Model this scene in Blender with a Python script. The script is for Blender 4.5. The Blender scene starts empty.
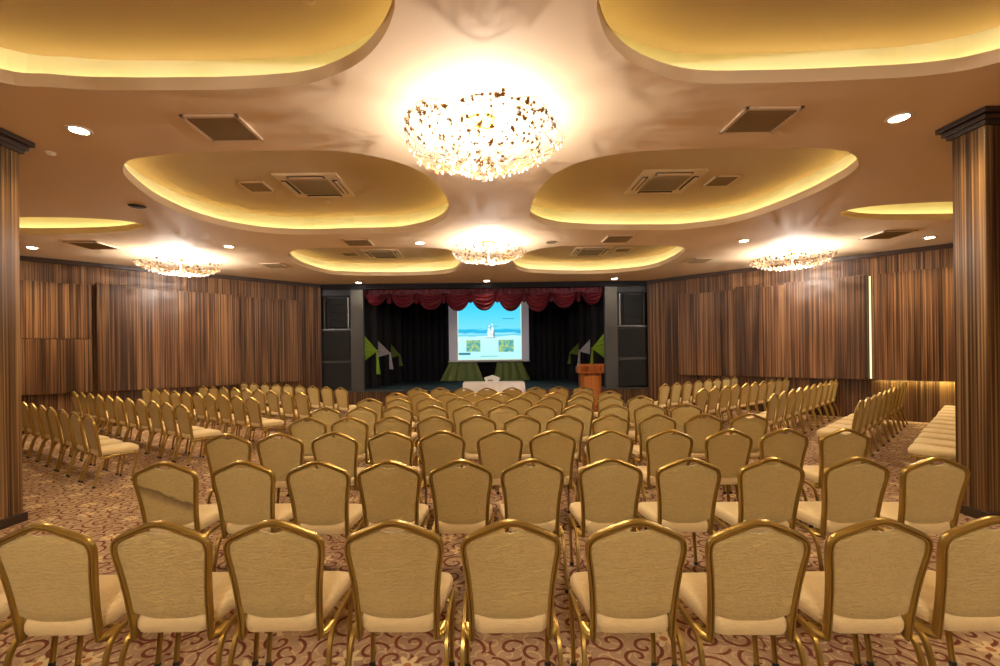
import bpy, bmesh, math, random
from mathutils import Vector, Matrix
random.seed(7)
PI = math.pi
scn = bpy.context.scene
COL = scn.collection

# ---------------------------------------------------------------- materials
def new_mat(name):
    m = bpy.data.materials.new(name); m.use_nodes = True
    nt = m.node_tree
    return m, nt, nt.nodes['Principled BSDF'], nt.nodes, nt.links

def plain(name, col, rough=.5, metal=0., emit=None, strength=0., spec=None, bump=None):
    m, nt, b, N, L = new_mat(name)
    b.inputs['Base Color'].default_value = (*col, 1)
    b.inputs['Roughness'].default_value = rough
    b.inputs['Metallic'].default_value = metal
    if spec is not None: b.inputs['Specular IOR Level'].default_value = spec
    if emit:
        b.inputs['Emission Color'].default_value = (*emit, 1)
        b.inputs['Emission Strength'].default_value = strength
    if bump:
        tc = N.new('ShaderNodeTexCoord'); no = N.new('ShaderNodeTexNoise'); bp = N.new('ShaderNodeBump')
        no.inputs['Scale'].default_value = bump[0]; no.inputs['Detail'].default_value = 4
        bp.inputs['Strength'].default_value = bump[1]; bp.inputs['Distance'].default_value = .01
        L.new(tc.outputs['Object'], no.inputs['Vector']); L.new(no.outputs['Fac'], bp.inputs['Height'])
        L.new(bp.outputs['Normal'], b.inputs['Normal'])
    return m

def ramp(N, stops):
    r = N.new('ShaderNodeValToRGB'); e = r.color_ramp.elements
    while len(e) < len(stops): e.new(.5)
    for k, (p, c) in enumerate(stops):
        e[k].position = p; e[k].color = (*c, 1)
    return r

def math_node(N, L, op, a, b=None):
    n = N.new('ShaderNodeMath'); n.operation = op
    for i, v in enumerate((a, b)):
        if v is None: continue
        if isinstance(v, (int, float)): n.inputs[i].default_value = v
        else: L.new(v, n.inputs[i])
    return n.outputs[0]

def wood(name, dark, mid, light, rough=.38, hs=7., fs=34., seed=0.):
    """vertical straight grain veneer (zebrano)"""
    m, nt, b, N, L = new_mat(name)
    tc = N.new('ShaderNodeTexCoord')
    oi = N.new('ShaderNodeObjectInfo')
    off = N.new('ShaderNodeVectorMath'); off.operation = 'ADD'
    cmb = N.new('ShaderNodeCombineXYZ')
    r10 = math_node(N, L, 'MULTIPLY', oi.outputs['Random'], 17.3)
    L.new(r10, cmb.inputs[0]); cmb.inputs[2].default_value = seed
    L.new(tc.outputs['Object'], off.inputs[0]); L.new(cmb.outputs[0], off.inputs[1])
    def noise(sx, sz, det, dist):
        mp = N.new('ShaderNodeMapping'); mp.inputs['Scale'].default_value = (sx, sx, sz)
        L.new(off.outputs[0], mp.inputs['Vector'])
        n = N.new('ShaderNodeTexNoise'); n.inputs['Scale'].default_value = 1
        n.inputs['Detail'].default_value = det; n.inputs['Distortion'].default_value = dist
        L.new(mp.outputs[0], n.inputs['Vector']); return n.outputs['Fac']
    a = noise(hs, .12, 2, .15); f = noise(fs, .35, 2, .1); l = noise(2.2, .25, 2, 0)
    s = math_node(N, L, 'ADD', math_node(N, L, 'MULTIPLY', a, .48), math_node(N, L, 'MULTIPLY', f, .75))
    s = math_node(N, L, 'ADD', s, math_node(N, L, 'MULTIPLY', l, .42))
    s = math_node(N, L, 'SUBTRACT', s, .325)
    r = ramp(N, [(.36, dark), (.50, mid), (.66, light)])
    L.new(s, r.inputs[0]); L.new(r.outputs[0], b.inputs['Base Color'])
    b.inputs['Roughness'].default_value = rough; b.inputs['Specular IOR Level'].default_value = .3
    bp = N.new('ShaderNodeBump'); bp.inputs['Strength'].default_value = .12; bp.inputs['Distance'].default_value = .004
    L.new(f, bp.inputs['Height']); L.new(bp.outputs['Normal'], b.inputs['Normal'])
    return m

def fabric(name, c1, c2, stain=False, bump=.6):
    """woven upholstery with a small embossed ripple"""
    m, nt, b, N, L = new_mat(name)
    tc = N.new('ShaderNodeTexCoord')
    mp = N.new('ShaderNodeMapping'); mp.inputs['Scale'].default_value = (17, 17, 72)
    L.new(tc.outputs['Object'], mp.inputs['Vector'])
    n = N.new('ShaderNodeTexNoise'); n.inputs['Scale'].default_value = 1; n.inputs['Detail'].default_value = 2
    n.inputs['Distortion'].default_value = 1.1
    L.new(mp.outputs[0], n.inputs['Vector'])
    rr = ramp(N, [(.40, (0, 0, 0)), (.50, (1, 1, 1)), (.60, (0, 0, 0))])
    L.new(n.outputs['Fac'], rr.inputs[0])
    mx = N.new('ShaderNodeMix'); mx.data_type = 'RGBA'
    mx.inputs['A'].default_value = (*c1, 1); mx.inputs['B'].default_value = (*c2, 1)
    L.new(rr.outputs[0], mx.inputs['Factor'])
    col = mx.outputs['Result']
    if stain:   # a brown tide mark running down across the back of one chair
        sx = N.new('ShaderNodeSeparateXYZ'); L.new(tc.outputs['Object'], sx.inputs[0])
        n2 = N.new('ShaderNodeTexNoise'); n2.inputs['Scale'].default_value = 13; n2.inputs['Detail'].default_value = 4
        L.new(tc.outputs['Object'], n2.inputs['Vector'])
        v = math_node(N, L, 'ADD', sx.outputs[2], math_node(N, L, 'MULTIPLY', sx.outputs[0], .42))
        v = math_node(N, L, 'ADD', v, math_node(N, L, 'MULTIPLY', n2.outputs['Fac'], .09))
        r2 = ramp(N, [(.640, (0, 0, 0)), (.700, (.7, .7, .7)), (.728, (1, 1, 1)), (.736, (0, 0, 0))])
        L.new(v, r2.inputs[0])
        m2 = N.new('ShaderNodeMix'); m2.data_type = 'RGBA'
        m2.inputs['B'].default_value = (.13, .055, .012, 1)
        L.new(col, m2.inputs['A']); L.new(math_node(N, L, 'MULTIPLY', r2.outputs[0], .75), m2.inputs['Factor'])
        col = m2.outputs['Result']
    L.new(col, b.inputs['Base Color'])
    b.inputs['Roughness'].default_value = .78
    b.inputs['Sheen Weight'].default_value = .15
    b.inputs['Specular IOR Level'].default_value = .25
    bp = N.new('ShaderNodeBump'); bp.inputs['Strength'].default_value = bump; bp.inputs['Distance'].default_value = .005
    L.new(rr.outputs[0], bp.inputs['Height']); L.new(bp.outputs['Normal'], b.inputs['Normal'])
    return m

def carpet_mat():
    """dusky beige carpet, maroon scrolls and cream blossoms"""
    m, nt, b, N, L = new_mat('carpet')
    tc = N.new('ShaderNodeTexCoord'); sep = None
    def spirals(scale, turns, k, off, lo, hi):
        mp = N.new('ShaderNodeMapping'); mp.inputs['Location'].default_value = (off, off * 1.7, 0)
        mp.inputs['Scale'].default_value = (scale, scale, 0)
        L.new(tc.outputs['Object'], mp.inputs['Vector'])
        vo = N.new('ShaderNodeTexVoronoi'); vo.voronoi_dimensions = '2D'
        vo.inputs['Scale'].default_value = 1; vo.inputs['Randomness'].default_value = .75
        L.new(mp.outputs[0], vo.inputs['Vector'])
        d = N.new('ShaderNodeVectorMath'); d.operation = 'SUBTRACT'
        L.new(mp.outputs[0], d.inputs[0]); L.new(vo.outputs['Position'], d.inputs[1])
        s = N.new('ShaderNodeSeparateXYZ'); L.new(d.outputs[0], s.inputs[0])
        sc = N.new('ShaderNodeSeparateColor'); L.new(vo.outputs['Color'], sc.inputs[0])
        ang = math_node(N, L, 'ARCTAN2', s.outputs[1], s.outputs[0])
        sign = math_node(N, L, 'SUBTRACT', math_node(N, L, 'MULTIPLY', math_node(N, L, 'GREATER_THAN', sc.outputs[0], .5), 2), 1)
        ang = math_node(N, L, 'MULTIPLY', ang, sign)
        ph = math_node(N, L, 'ADD', ang, math_node(N, L, 'MULTIPLY', sc.outputs[1], 6.28))
        w = math_node(N, L, 'ADD', math_node(N, L, 'MULTIPLY', vo.outputs['Distance'], k), ph)
        sn = math_node(N, L, 'SINE', w)
        r = ramp(N, [(lo, (0, 0, 0)), (hi, (1, 1, 1))])
        L.new(math_node(N, L, 'ADD', math_node(N, L, 'MULTIPLY', sn, .5), .5), r.inputs[0])
        return r.outputs[0], vo.outputs['Distance'], ang, sc.outputs[2]
    s1, d1, a1, c1 = spirals(5.2, 1, 15., 0., .80, .90)
    s2, d2, a2, c2 = spirals(8.5, 1, 13., 3.3, .82, .93)
    # blossoms
    s3, d3, a3, c3 = spirals(2.3, 1, 10., 8.1, .8, .9)
    pet = math_node(N, L, 'ADD', math_node(N, L, 'MULTIPLY', math_node(N, L, 'COSINE', math_node(N, L, 'MULTIPLY', a3, 6)), .055), .135)
    blossom = math_node(N, L, 'LESS_THAN', d3, pet)
    core = math_node(N, L, 'LESS_THAN', d3, .05)
    n = N.new('ShaderNodeTexNoise'); n.inputs['Scale'].default_value = 1.3; n.inputs['Detail'].default_value = 3
    L.new(tc.outputs['Object'], n.inputs['Vector'])
    base = ramp(N, [(.35, (.255, .152, .086)), (.65, (.36, .235, .130))]); L.new(n.outputs['Fac'], base.inputs[0])
    def mix(a, col, f, amt=1.):
        mx = N.new('ShaderNodeMix'); mx.data_type = 'RGBA'
        L.new(a, mx.inputs['A']); mx.inputs['B'].default_value = (*col, 1)
        L.new(math_node(N, L, 'MULTIPLY', f, amt), mx.inputs['Factor']); return mx.outputs['Result']
    col = mix(base.outputs[0], (.50, .34, .16), s2, .65)
    col = mix(col, (.13, .030, .012), s1, .95)
    col = mix(col, (.58, .42, .21), blossom, .9)
    col = mix(col, (.30, .10, .03), core, .9)
    L.new(col, b.inputs['Base Color'])
    b.inputs['Roughness'].default_value = .95; b.inputs['Specular IOR Level'].default_value = .1
    n2 = N.new('ShaderNodeTexNoise'); n2.inputs['Scale'].default_value = 220; L.new(tc.outputs['Object'], n2.inputs['Vector'])
    bp = N.new('ShaderNodeBump'); bp.inputs['Strength'].default_value = .3; bp.inputs['Distance'].default_value = .004
    L.new(n2.outputs['Fac'], bp.inputs['Height']); L.new(bp.outputs['Normal'], b.inputs['Normal'])
    return m

def emitter(name, col, strength):
    m = bpy.data.materials.new(name); m.use_nodes = True
    N = m.node_tree.nodes; N.clear()
    o = N.new('ShaderNodeOutputMaterial'); e = N.new('ShaderNodeEmission')
    e.inputs[0].default_value = (*col, 1); e.inputs[1].default_value = strength
    m.node_tree.links.new(e.outputs[0], o.inputs[0]); return m

def translucent(name, col):
    m = bpy.data.materials.new(name); m.use_nodes = True
    N = m.node_tree.nodes; L = m.node_tree.links; N.clear()
    o = N.new('ShaderNodeOutputMaterial'); t = N.new('ShaderNodeBsdfTranslucent'); g = N.new('ShaderNodeBsdfGlossy'); d = N.new('ShaderNodeBsdfDiffuse')
    for x in (t, g, d): x.inputs[0].default_value = (*col, 1)
    g.inputs['Roughness'].default_value = .1
    a = N.new('ShaderNodeMixShader'); a.inputs[0].default_value = .5; L.new(t.outputs[0], a.inputs[1]); L.new(d.outputs[0], a.inputs[2])
    c = N.new('ShaderNodeMixShader'); c.inputs[0].default_value = .25; L.new(a.outputs[0], c.inputs[1]); L.new(g.outputs[0], c.inputs[2])
    L.new(c.outputs[0], o.inputs[0]); return m

M = dict(
    carpet=carpet_mat(),
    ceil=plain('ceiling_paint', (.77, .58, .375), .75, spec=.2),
    coffer=plain('coffer_shade_tint', (.58, .435, .275), .75, spec=.2),  # ceiling colour darkened, the dimmer light of the recess painted in
    cove=plain('cove_glow_tint', (.86, .80, .55), .7, spec=.2),  # paler than the ceiling, part of the LED glow put into the colour
    wall=wood('zebrano_wall', (.030, .013, .005), (.105, .046, .018), (.250, .130, .053), .42, 20., 52.),
    panel=wood('zebrano_panel', (.032, .014, .005), (.110, .047, .018), (.255, .132, .054), .40, 19., 50., 4.),
    panel_dark=wood('dark_zebrano_and_gap_shade', (.016, .006, .003), (.055, .023, .009), (.150, .074, .028), .40, 16., 42., 6.),  # dark panels, and the painted shade in one panel gap
    pillar=wood('zebrano_pillar', (.030, .013, .005), (.110, .054, .019), (.29, .165, .065), .30, 22., 58., 9.),
    darkwood=plain('dark_wood_trim', (.035, .016, .008), .4),
    back_fabric=fabric('chair_back_fabric', (.58, .430, .158), (.51, .365, .122)),
    stain_fabric=fabric('stained_chair_back_fabric', (.58, .430, .158), (.51, .365, .122), True),
    seat_fabric=fabric('chair_seat_fabric', (.70, .525, .25), (.67, .495, .23), bump=.25),
    gold=plain('gold_lacquered_frame', (.40, .26, .058), .30, .72),
    legs=plain('gold_legs', (.42, .27, .060), .33, .72),
    black=plain('black_drape', (.016, .015, .018), .8, spec=.2),
    blackpaint=plain('black_paint', (.020, .020, .022), .55),
    grille=plain('black_speaker_cloth', (.013, .013, .014), .9, bump=(220, .5)),
    pilaster=plain('charcoal_paint', (.062, .060, .057), .5),
    steel=plain('steel_trim', (.26, .26, .26), .35, .9),
    stagefloor=plain('teal_stage_carpet', (.020, .045, .058), .9, bump=(150, .3)),
    apron=wood('stage_front_slats', (.035, .016, .008), (.11, .055, .026), (.20, .11, .055), .4, 22., 50., 2.),
    burgundy=plain('burgundy_satin', (.115, .009, .018), .48, spec=.3),
    lime=plain('lime_satin', (.28, .47, .035), .45),
    olive=plain('olive_satin', (.16, .22, .03), .45),
    lilac=plain('pale_lilac_satin', (.55, .52, .58), .4),
    linen=plain('white_linen', (.80, .74, .68), .8),
    white=plain('white_card', (.82, .82, .78), .6),
    lectern=wood('red_brown_lectern', (.12, .030, .008), (.27, .075, .018), (.36, .115, .03), .3, 6., 30., 3.),
    lectern_light=wood('orange_brown_lectern', (.22, .065, .015), (.40, .13, .03), (.48, .18, .05), .3, 6., 30., 5.),
    vent=plain('vent_bronze', (.27, .19, .10), .5, .1),
    ventdark=plain('vent_shadow_gap', (.05, .032, .018), .8),
    ventframe=plain('vent_frame_cream', (.70, .53, .35), .5),
    acpanel=plain('cassette_plastic', (.66, .50, .33), .45),
    acgrille=plain('cassette_grille', (.36, .26, .16), .6),
    leaf=plain('antique_gold_leaf', (.22, .11, .03), .40, .45),
    wire=plain('gold_wire', (.50, .36, .20), .35, .7),
    amber=plain('amber_glass', (.75, .40, .06), .2),
    crystal=translucent('crystal', (.97, .96, .94)),
    bulb=emitter('lamp_bulb', (1., .93, .84), 90),
    down=emitter('downlight_lens', (1., .88, .68), 60),
    led=emitter('warm_led', (1., .94, .46), 7.4),
    housing=plain('led_housing', (.6, .55, .45), .5),
    led2=emitter('warm_led_wall', (1., .86, .42), .75),
    led3=emitter('warm_led_low', (1., .88, .34), 22.),
    ring=plain('downlight_ring', (.75, .65, .52), .4),
    screen=plain('projection_fabric', (.62, .58, .60), .8, emit=(.55, .50, .56), strength=.10),
    rubber=plain('rubber', (.02, .018, .015), .7),
)

# ---------------------------------------------------------------- mesh helpers
def link(name, bm, mat, parent=None, smooth=True, angle=38.):
    me = bpy.data.meshes.new(name)
    bmesh.ops.recalc_face_normals(bm, faces=bm.faces[:])
    bm.to_mesh(me); bm.free()
    for m in (mat if isinstance(mat, (list, tuple)) else [mat]): me.materials.append(m)
    if smooth:
        for p in me.polygons: p.use_smooth = True
        me.set_sharp_from_angle(angle=math.radians(angle))
    o = bpy.data.objects.new(name, me); COL.objects.link(o)
    if parent: o.parent = parent
    return o

def empty(name, loc=(0, 0, 0), rz=0.):
    o = bpy.data.objects.new(name, None); COL.objects.link(o)
    o.empty_display_size = .1; o.location = loc; o.rotation_euler = (0, 0, rz); return o

def tag(o, label, cat, group=None):
    o['label'] = label; o['category'] = cat
    if group: o['group'] = group
    return o

def struct(o, label=None):
    o['kind'] = 'structure'
    if label: o['label'] = label
    return o

def box(bm, lo, hi, bevel=0., mat=0, rot=None):
    r = bmesh.ops.create_cube(bm, size=1.)
    vs = r['verts']
    c = [(a + b) / 2 for a, b in zip(lo, hi)]; s = [b - a for a, b in zip(lo, hi)]
    for v in vs: v.co = Vector((v.co.x * s[0], v.co.y * s[1], v.co.z * s[2]))
    fs = list({f for v in vs for f in v.link_faces})
    if bevel:
        es = list({e for v in vs for e in v.link_edges})
        rb = bmesh.ops.bevel(bm, geom=es, offset=bevel, segments=2, affect='EDGES', profile=.6)
        fs = list({f for f in rb['faces']} | {f for f in fs if f.is_valid})
        vs = list({v for f in fs for v in f.verts})
    for f in fs: f.material_index = mat
    if rot is not None:
        for v in vs: v.co = rot @ v.co
    for v in vs: v.co += Vector(c)
    return vs

def tube(bm, pts, prof, closed=False, ref=Vector((0, 1, 0)), cap=True):
    """sweep a profile [(n, b)...] along pts; b axis follows ref as closely as it can"""
    pts = [Vector(p) for p in pts]; n = len(pts); rings = []
    for i, p in enumerate(pts):
        a = pts[i - 1] if (i > 0 or closed) else p
        c = pts[(i + 1) % n] if (i < n - 1 or closed) else p
        t = (c - a).normalized()
        r = ref - t * ref.dot(t)
        if r.length < 1e-3: r = Vector((1, 0, 0)) - t * t.x
        r.normalize(); s = t.cross(r)
        rings.append([bm.verts.new(p + s * q[0] + r * q[1]) for q in prof])
    k = len(prof)
    for i in range(n if closed else n - 1):
        A, B = rings[i], rings[(i + 1) % n]
        for j in range(k):
            bm.faces.new((A[j], A[(j + 1) % k], B[(j + 1) % k], B[j]))
    if cap and not closed:
        bm.faces.new(rings[0][::-1]); bm.faces.new(rings[-1])

def circ(r, k=6): return [(r * math.cos(2 * PI * i / k), r * math.sin(2 * PI * i / k)) for i in range(k)]

def smooth_path(pts, it=2):
    pts = [Vector(p) for p in pts]
    for _ in range(it):
        q = [pts[0]]
        for a, b in zip(pts, pts[1:]):
            q += [a * .75 + b * .25, a * .25 + b * .75]
        q.append(pts[-1]); pts = q
    return pts

def chaikin_closed(p, it=3):
    for _ in range(it):
        q = []
        for i in range(len(p)):
            a, b = p[i], p[(i + 1) % len(p)]
            q += [(a[0] * .75 + b[0] * .25, a[1] * .75 + b[1] * .25), (a[0] * .25 + b[0] * .75, a[1] * .25 + b[1] * .75)]
        p = q
    return p

def lathe(bm, prof, k=24, c=(0, 0, 0)):
    rings = []
    for r, z in prof:
        rings.append([bm.verts.new((c[0] + r * math.cos(2 * PI * i / k), c[1] + r * math.sin(2 * PI * i / k), c[2] + z)) for i in range(k)])
    for A, B in zip(rings, rings[1:]):
        for i in range(k): bm.faces.new((A[i], A[(i + 1) % k], B[(i + 1) % k], B[i]))
    if prof[0][0] > 1e-4: bm.faces.new(rings[0][::-1])
    if prof[-1][0] > 1e-4: bm.faces.new(rings[-1])

def grid(bm, fn, nu, nv, mat=0):
    g = [[bm.verts.new(fn(i / nu, j / nv)) for i in range(nu + 1)] for j in range(nv + 1)]
    for j in range(nv):
        for i in range(nu):
            f = bm.faces.new((g[j][i], g[j][i + 1], g[j + 1][i + 1], g[j + 1][i])); f.material_index = mat
    return g

def thick_grid(bm, fn, nu, nv, th):
    """a cloth sheet with real thickness along +y"""
    A = grid(bm, fn, nu, nv)
    B = grid(bm, lambda u, v: Vector(fn(u, v)) + Vector((0, th, 0)), nu, nv)
    rim = lambda g: [g[0][i] for i in range(nu + 1)] + [g[j][nu] for j in range(1, nv + 1)] + [g[nv][i] for i in range(nu - 1, -1, -1)] + [g[j][0] for j in range(nv - 1, 0, -1)]
    a, b = rim(A), rim(B)
    for i in range(len(a)):
        j = (i + 1) % len(a); bm.faces.new((a[i], a[j], b[j], b[i]))

def offset_loop(p, d):
    """offset a closed 2-D loop outwards by d"""
    n = len(p)
    area = sum(p[i][0] * p[(i + 1) % n][1] - p[(i + 1) % n][0] * p[i][1] for i in range(n))
    s = 1 if area > 0 else -1
    out = []
    for i in range(n):
        a, b = p[i - 1], p[(i + 1) % n]
        tx, ty = b[0] - a[0], b[1] - a[1]; l = math.hypot(tx, ty) or 1
        out.append((p[i][0] + s * d * ty / l, p[i][1] - s * d * tx / l))
    return out

# ---------------------------------------------------------------- the room
ZC = 3.9                    # soffit
ZT = 4.28                   # top of the coffers
CX = -.08                   # stage axis
LW0, LWD = Vector((-5.29, 14.3, 0)), Vector((-.737, -.676, 0))
RW0, RWD = Vector((5.13, 14.3, 0)), Vector((.729, -.684, 0))
LE, RE = 8.97, 9.29
LW1, RW1 = LW0 + LWD * LE, RW0 + RWD * RE
YB = -5.6
PLAN = [(LW1.x, YB), (RW1.x, YB), (RW1.x, RW1.y), (RW0.x, RW0.y), (LW0.x, LW0.y), (LW1.x, LW1.y)]

bm = bmesh.new()
top = [bm.verts.new((x, y, 0)) for x, y in PLAN]; bot = [bm.verts.new((x, y, -.15)) for x, y in PLAN]
bm.faces.new(top); bm.faces.new(bot[::-1])
for i in range(6): bm.faces.new((top[i], bot[i], bot[(i + 1) % 6], top[(i + 1) % 6]))
struct(link('floor', bm, M['carpet'], smooth=False), 'beige hall carpet with maroon scrolls and cream blossoms')

# coffer outlines at soffit level
C2L = [(-4.325, 5.38), (-4.56, 5.85), (-4.735, 6.55), (-4.68, 7.39), (-4.24, 8.06), (-3.457, 8.37), (-2.5, 8.33), (-1.55, 8.26), (-.872, 7.78), (-.58, 7.13), (-.567, 6.36), (-.70, 5.74), (-.993, 5.28), (-1.488, 4.99), (-2.014, 4.92), (-3.118, 4.94), (-3.931, 5.07)]
C2R = [(.713, 7.176), (.86, 7.68), (1.334, 8.09), (2.108, 8.28), (3.0, 8.33), (3.66, 8.30), (4.40, 7.85), (4.72, 6.755), (4.68, 5.772), (4.435, 5.35), (4.063, 5.10), (3.494, 5.0), (2.384, 4.99), (1.521, 5.10), (1.0, 5.45), (.745, 6.15)]
C3L = [(-4.41, 10.04), (-4.61, 11.17), (-4.45, 12.15), (-4.0, 12.65), (-2.47, 12.86), (-1.1, 12.56), (-.66, 11.6), (-.62, 10.6), (-.70, 9.94), (-.98, 9.58), (-2.0, 9.42), (-3.03, 9.40), (-3.92, 9.53)]
C3R = [(.691, 11.45), (1.06, 12.45), (2.0, 12.85), (3.287, 12.92), (4.40, 12.30), (4.62, 11.2), (4.45, 10.05), (3.94, 9.62), (2.40, 9.46), (1.285, 9.65), (.78, 10.45)]
C1L = [(-3.914, 3.641), (-3.582, 3.716), (-3.213, 3.766), (-2.386, 3.783), (-1.873, 3.765), (-1.43, 3.704), (-1.044, 3.517), (-.792, 3.291), (-.615, 3.017), (-.545, 2.75), (-.52, 2.0), (-.65, 1.0), (-1.2, .4), (-2.4, .25), (-3.6, .4), (-4.4, 1.1), (-4.6, 2.2), (-4.35, 3.15)]
C1R = [(.721, 2.80), (.79, 3.04), (.941, 3.289), (1.233, 3.548), (1.72, 3.754), (2.32, 3.779), (3.054, 3.752), (3.666, 3.697), (4.062, 3.539), (4.6, 3.0), (4.8, 2.2), (4.6, 1.1), (3.8, .4), (2.6, .25), (1.4, .4), (.80, 1.0), (.68, 2.0)]
SL = [(-9.6, 7.6), (-8.6, 8.10), (-7.1, 8.12), (-6.3, 8.0), (-5.70, 7.62), (-6.0, 7.28), (-7.0, 7.12), (-8.6, 7.1), (-9.6, 7.2)]
SR = [(-x + .04, y - .22) for x, y in SL][::-1]
BL = [(-4.2, -1.0), (-1.2, -1.0), (-.6, -1.6), (-.6, -3.6), (-1.2, -4.4), (-4.2, -4.4), (-4.7, -3.8), (-4.7, -1.6)]
BR = [(-x, y) for x, y in BL][::-1]
def spline_closed(p, k=5):
    out = []; n = len(p)
    for i in range(n):
        a, b, c, d = p[i - 1], p[i], p[(i + 1) % n], p[(i + 2) % n]
        for j in range(k):
            t = j / k
            out.append(tuple(.5 * (2 * b[m] + (c[m] - a[m]) * t + (2 * a[m] - 5 * b[m] + 4 * c[m] - d[m]) * t * t + (-a[m] + 3 * b[m] - 3 * c[m] + d[m]) * t ** 3) for m in (0, 1)))
    return out
COFFERS = [spline_closed(p) for p in (C1L, C1R, C2L, C2R, C3L, C3R)] + [chaikin_closed(p, 3) for p in (SL, SR, BL, BR)]

bm = bmesh.new()
def loop_edges(p, z):
    vs = [bm.verts.new((x, y, z)) for x, y in p]
    return [bm.edges.new((vs[i], vs[(i + 1) % len(vs)])) for i in range(len(vs))]
es = loop_edges(PLAN, ZC)
for p in COFFERS: es += loop_edges(p, ZC)
bmesh.ops.triangle_fill(bm, use_beauty=True, use_dissolve=False, edges=es)
LIP = .11
for p in COFFERS:
    q = offset_loop(p, .20); q2 = offset_loop(p, .025)
    n = len(p)
    ring = lambda pts, z: [bm.verts.new((x, y, z)) for x, y in pts]
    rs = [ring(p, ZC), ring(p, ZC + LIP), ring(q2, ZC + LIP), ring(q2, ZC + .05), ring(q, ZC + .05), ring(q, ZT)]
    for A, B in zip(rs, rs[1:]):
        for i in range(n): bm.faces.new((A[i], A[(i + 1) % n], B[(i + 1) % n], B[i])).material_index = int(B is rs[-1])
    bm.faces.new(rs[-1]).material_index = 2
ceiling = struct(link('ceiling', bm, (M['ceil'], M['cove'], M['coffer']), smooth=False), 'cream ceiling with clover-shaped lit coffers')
for p in COFFERS:     # the LED tape on the inside of each cove lip, shining outwards at the cove wall
    bm = bmesh.new()
    a, b = offset_loop(p, .032), offset_loop(p, .050)
    z0, z1 = ZC + .055, ZC + .095
    mk = lambda pts, z: [bm.verts.new((x, y, z)) for x, y in pts]
    A0, A1, B0, B1 = mk(a, z0), mk(a, z1), mk(b, z0), mk(b, z1)
    n = len(a)
    for i in range(n):
        j = (i + 1) % n
        bm.faces.new((B0[i], B0[j], B1[j], B1[i])).material_index = 1
        for U, V in ((A0, A1), (A1, B1), (A0, B0)): bm.faces.new((U[i], U[j], V[j], V[i]))
    link('led_strip', bm, (M['housing'], M['led']), ceiling, smooth=False)

# angled side walls with floating veneer panels
def wall_box(bm, P, D, Nn, t0, t1, n0, n1, z0, z1, bevel=0.):
    """box on a wall: t along it, n out into the room"""
    R = Matrix((D, Nn, Vector((0, 0, 1)))).transposed()
    vs = box(bm, (t0, n0, z0), (t1, n1, z1), bevel)
    for v in vs: v.co = R @ v.co + P

def angled_wall(name, P, D, Nn, L, panels, seams, label):
    bm = bmesh.new(); wall_box(bm, P, D, Nn, -.02, L + .1, -.25, 0, 0, 4.45)
    w = struct(link(name, bm, M['wall'], smooth=False), label)
    for t0, t1, th, z0, z1 in panels:
        bm = bmesh.new(); wall_box(bm, P, D, Nn, t0, t1, .035 if th > .09 else .0, th, z0, z1, .004)
        link('wood_panel_or_gap_shade', bm, M['panel_dark' if th in (.16, .20, .19, .021) else 'panel'], w, smooth=False)
    bm = bmesh.new(); wall_box(bm, P, D, Nn, 0, L, 0, .07, 3.80, 3.90, .008)
    link('crown_moulding', bm, M['darkwood'], w, smooth=False)
    for t0, t1, n0, n1, z0, z1 in seams:
        bm = bmesh.new(); wall_box(bm, P, D, Nn, t0, t1, n0, n1, z0, z1)
        link('led_strip', bm, M['led3' if z1 < 1 else 'led2'], w, smooth=False)
    return w
RN, LN = Vector((-.684, -.729, 0)), Vector((.676, -.737, 0))
angled_wall('wall_right', RW0, RWD, RN, RE,
    [(.98, 2.15, .12, .93, 3.33), (2.15, 2.31, .021, .93, 3.33), (2.31, 2.56, .05, .93, 3.33), (2.56, 3.10, .16, .93, 3.40), (3.10, 3.69, .06, .93, 3.34),  # the thin second strip paints the shade of the gap between panels
     (3.69, 4.71, .14, .93, 3.38), (4.71, 5.34, .20, .93, 3.38), (5.43, 7.6, .15, .93, 3.38), (7.7, 9.2, .12, .93, 3.38)],
    [(5.365, 5.40, .01, .03, .95, 3.36), (5.5, 7.5, .05, .10, .9285, .9302)], 'angled right-hand wall of striped brown veneer')
angled_wall('wall_left', LW0, LWD, LN, LE,
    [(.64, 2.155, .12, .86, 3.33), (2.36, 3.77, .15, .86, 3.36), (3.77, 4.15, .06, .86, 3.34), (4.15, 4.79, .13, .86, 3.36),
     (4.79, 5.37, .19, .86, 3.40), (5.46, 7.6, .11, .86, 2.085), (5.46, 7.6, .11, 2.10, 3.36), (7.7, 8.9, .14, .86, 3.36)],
    [], 'angled left-hand wall of striped brown veneer')
for nm, lo, hi in (('wall_west', (LW1.x - .25, YB, 0), (LW1.x, LW1.y + .1, 4.45)), ('wall_east', (RW1.x, YB, 0), (RW1.x + .25, RW1.y + .1, 4.45)),
                   ('wall_back', (LW1.x - .25, YB - .25, 0), (RW1.x + .25, YB, 4.45))):
    bm = bmesh.new(); box(bm, lo, hi); struct(link(nm, bm, M['wall'], smooth=False))

# pillars either side of the camera
def pillar(sx, x0, x1, y0, y1, label):
    bm = bmesh.new(); box(bm, (min(x0, x1), y0, 0), (max(x0, x1), y1, ZC), .006)
    o = struct(link('column', bm, M['pillar'], smooth=False), label)
    bm = bmesh.new()
    for a, e in ((3.76, .03), (3.80, .055), (3.85, .085)):
        box(bm, (min(x0, x1) - e, y0 - e, a), (max(x0, x1) + e, y1 + e, a + .045 if a < 3.85 else ZC), .006)
    link('crown_moulding', bm, M['darkwood'], o, smooth=False)
    bm = bmesh.new(); box(bm, (min(x0, x1) - .025, y0 - .025, 0), (max(x0, x1) + .025, y1 + .025, .09), .006)
    link('plinth', bm, M['darkwood'], o, smooth=False)
pillar(1, 4.735, 5.65, 4.26, 4.56, 'veneered pillar with dark crown at the right edge')
pillar(-1, -4.76, -5.65, 4.26, 4.60, 'veneered pillar with dark crown at the left edge')

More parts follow.
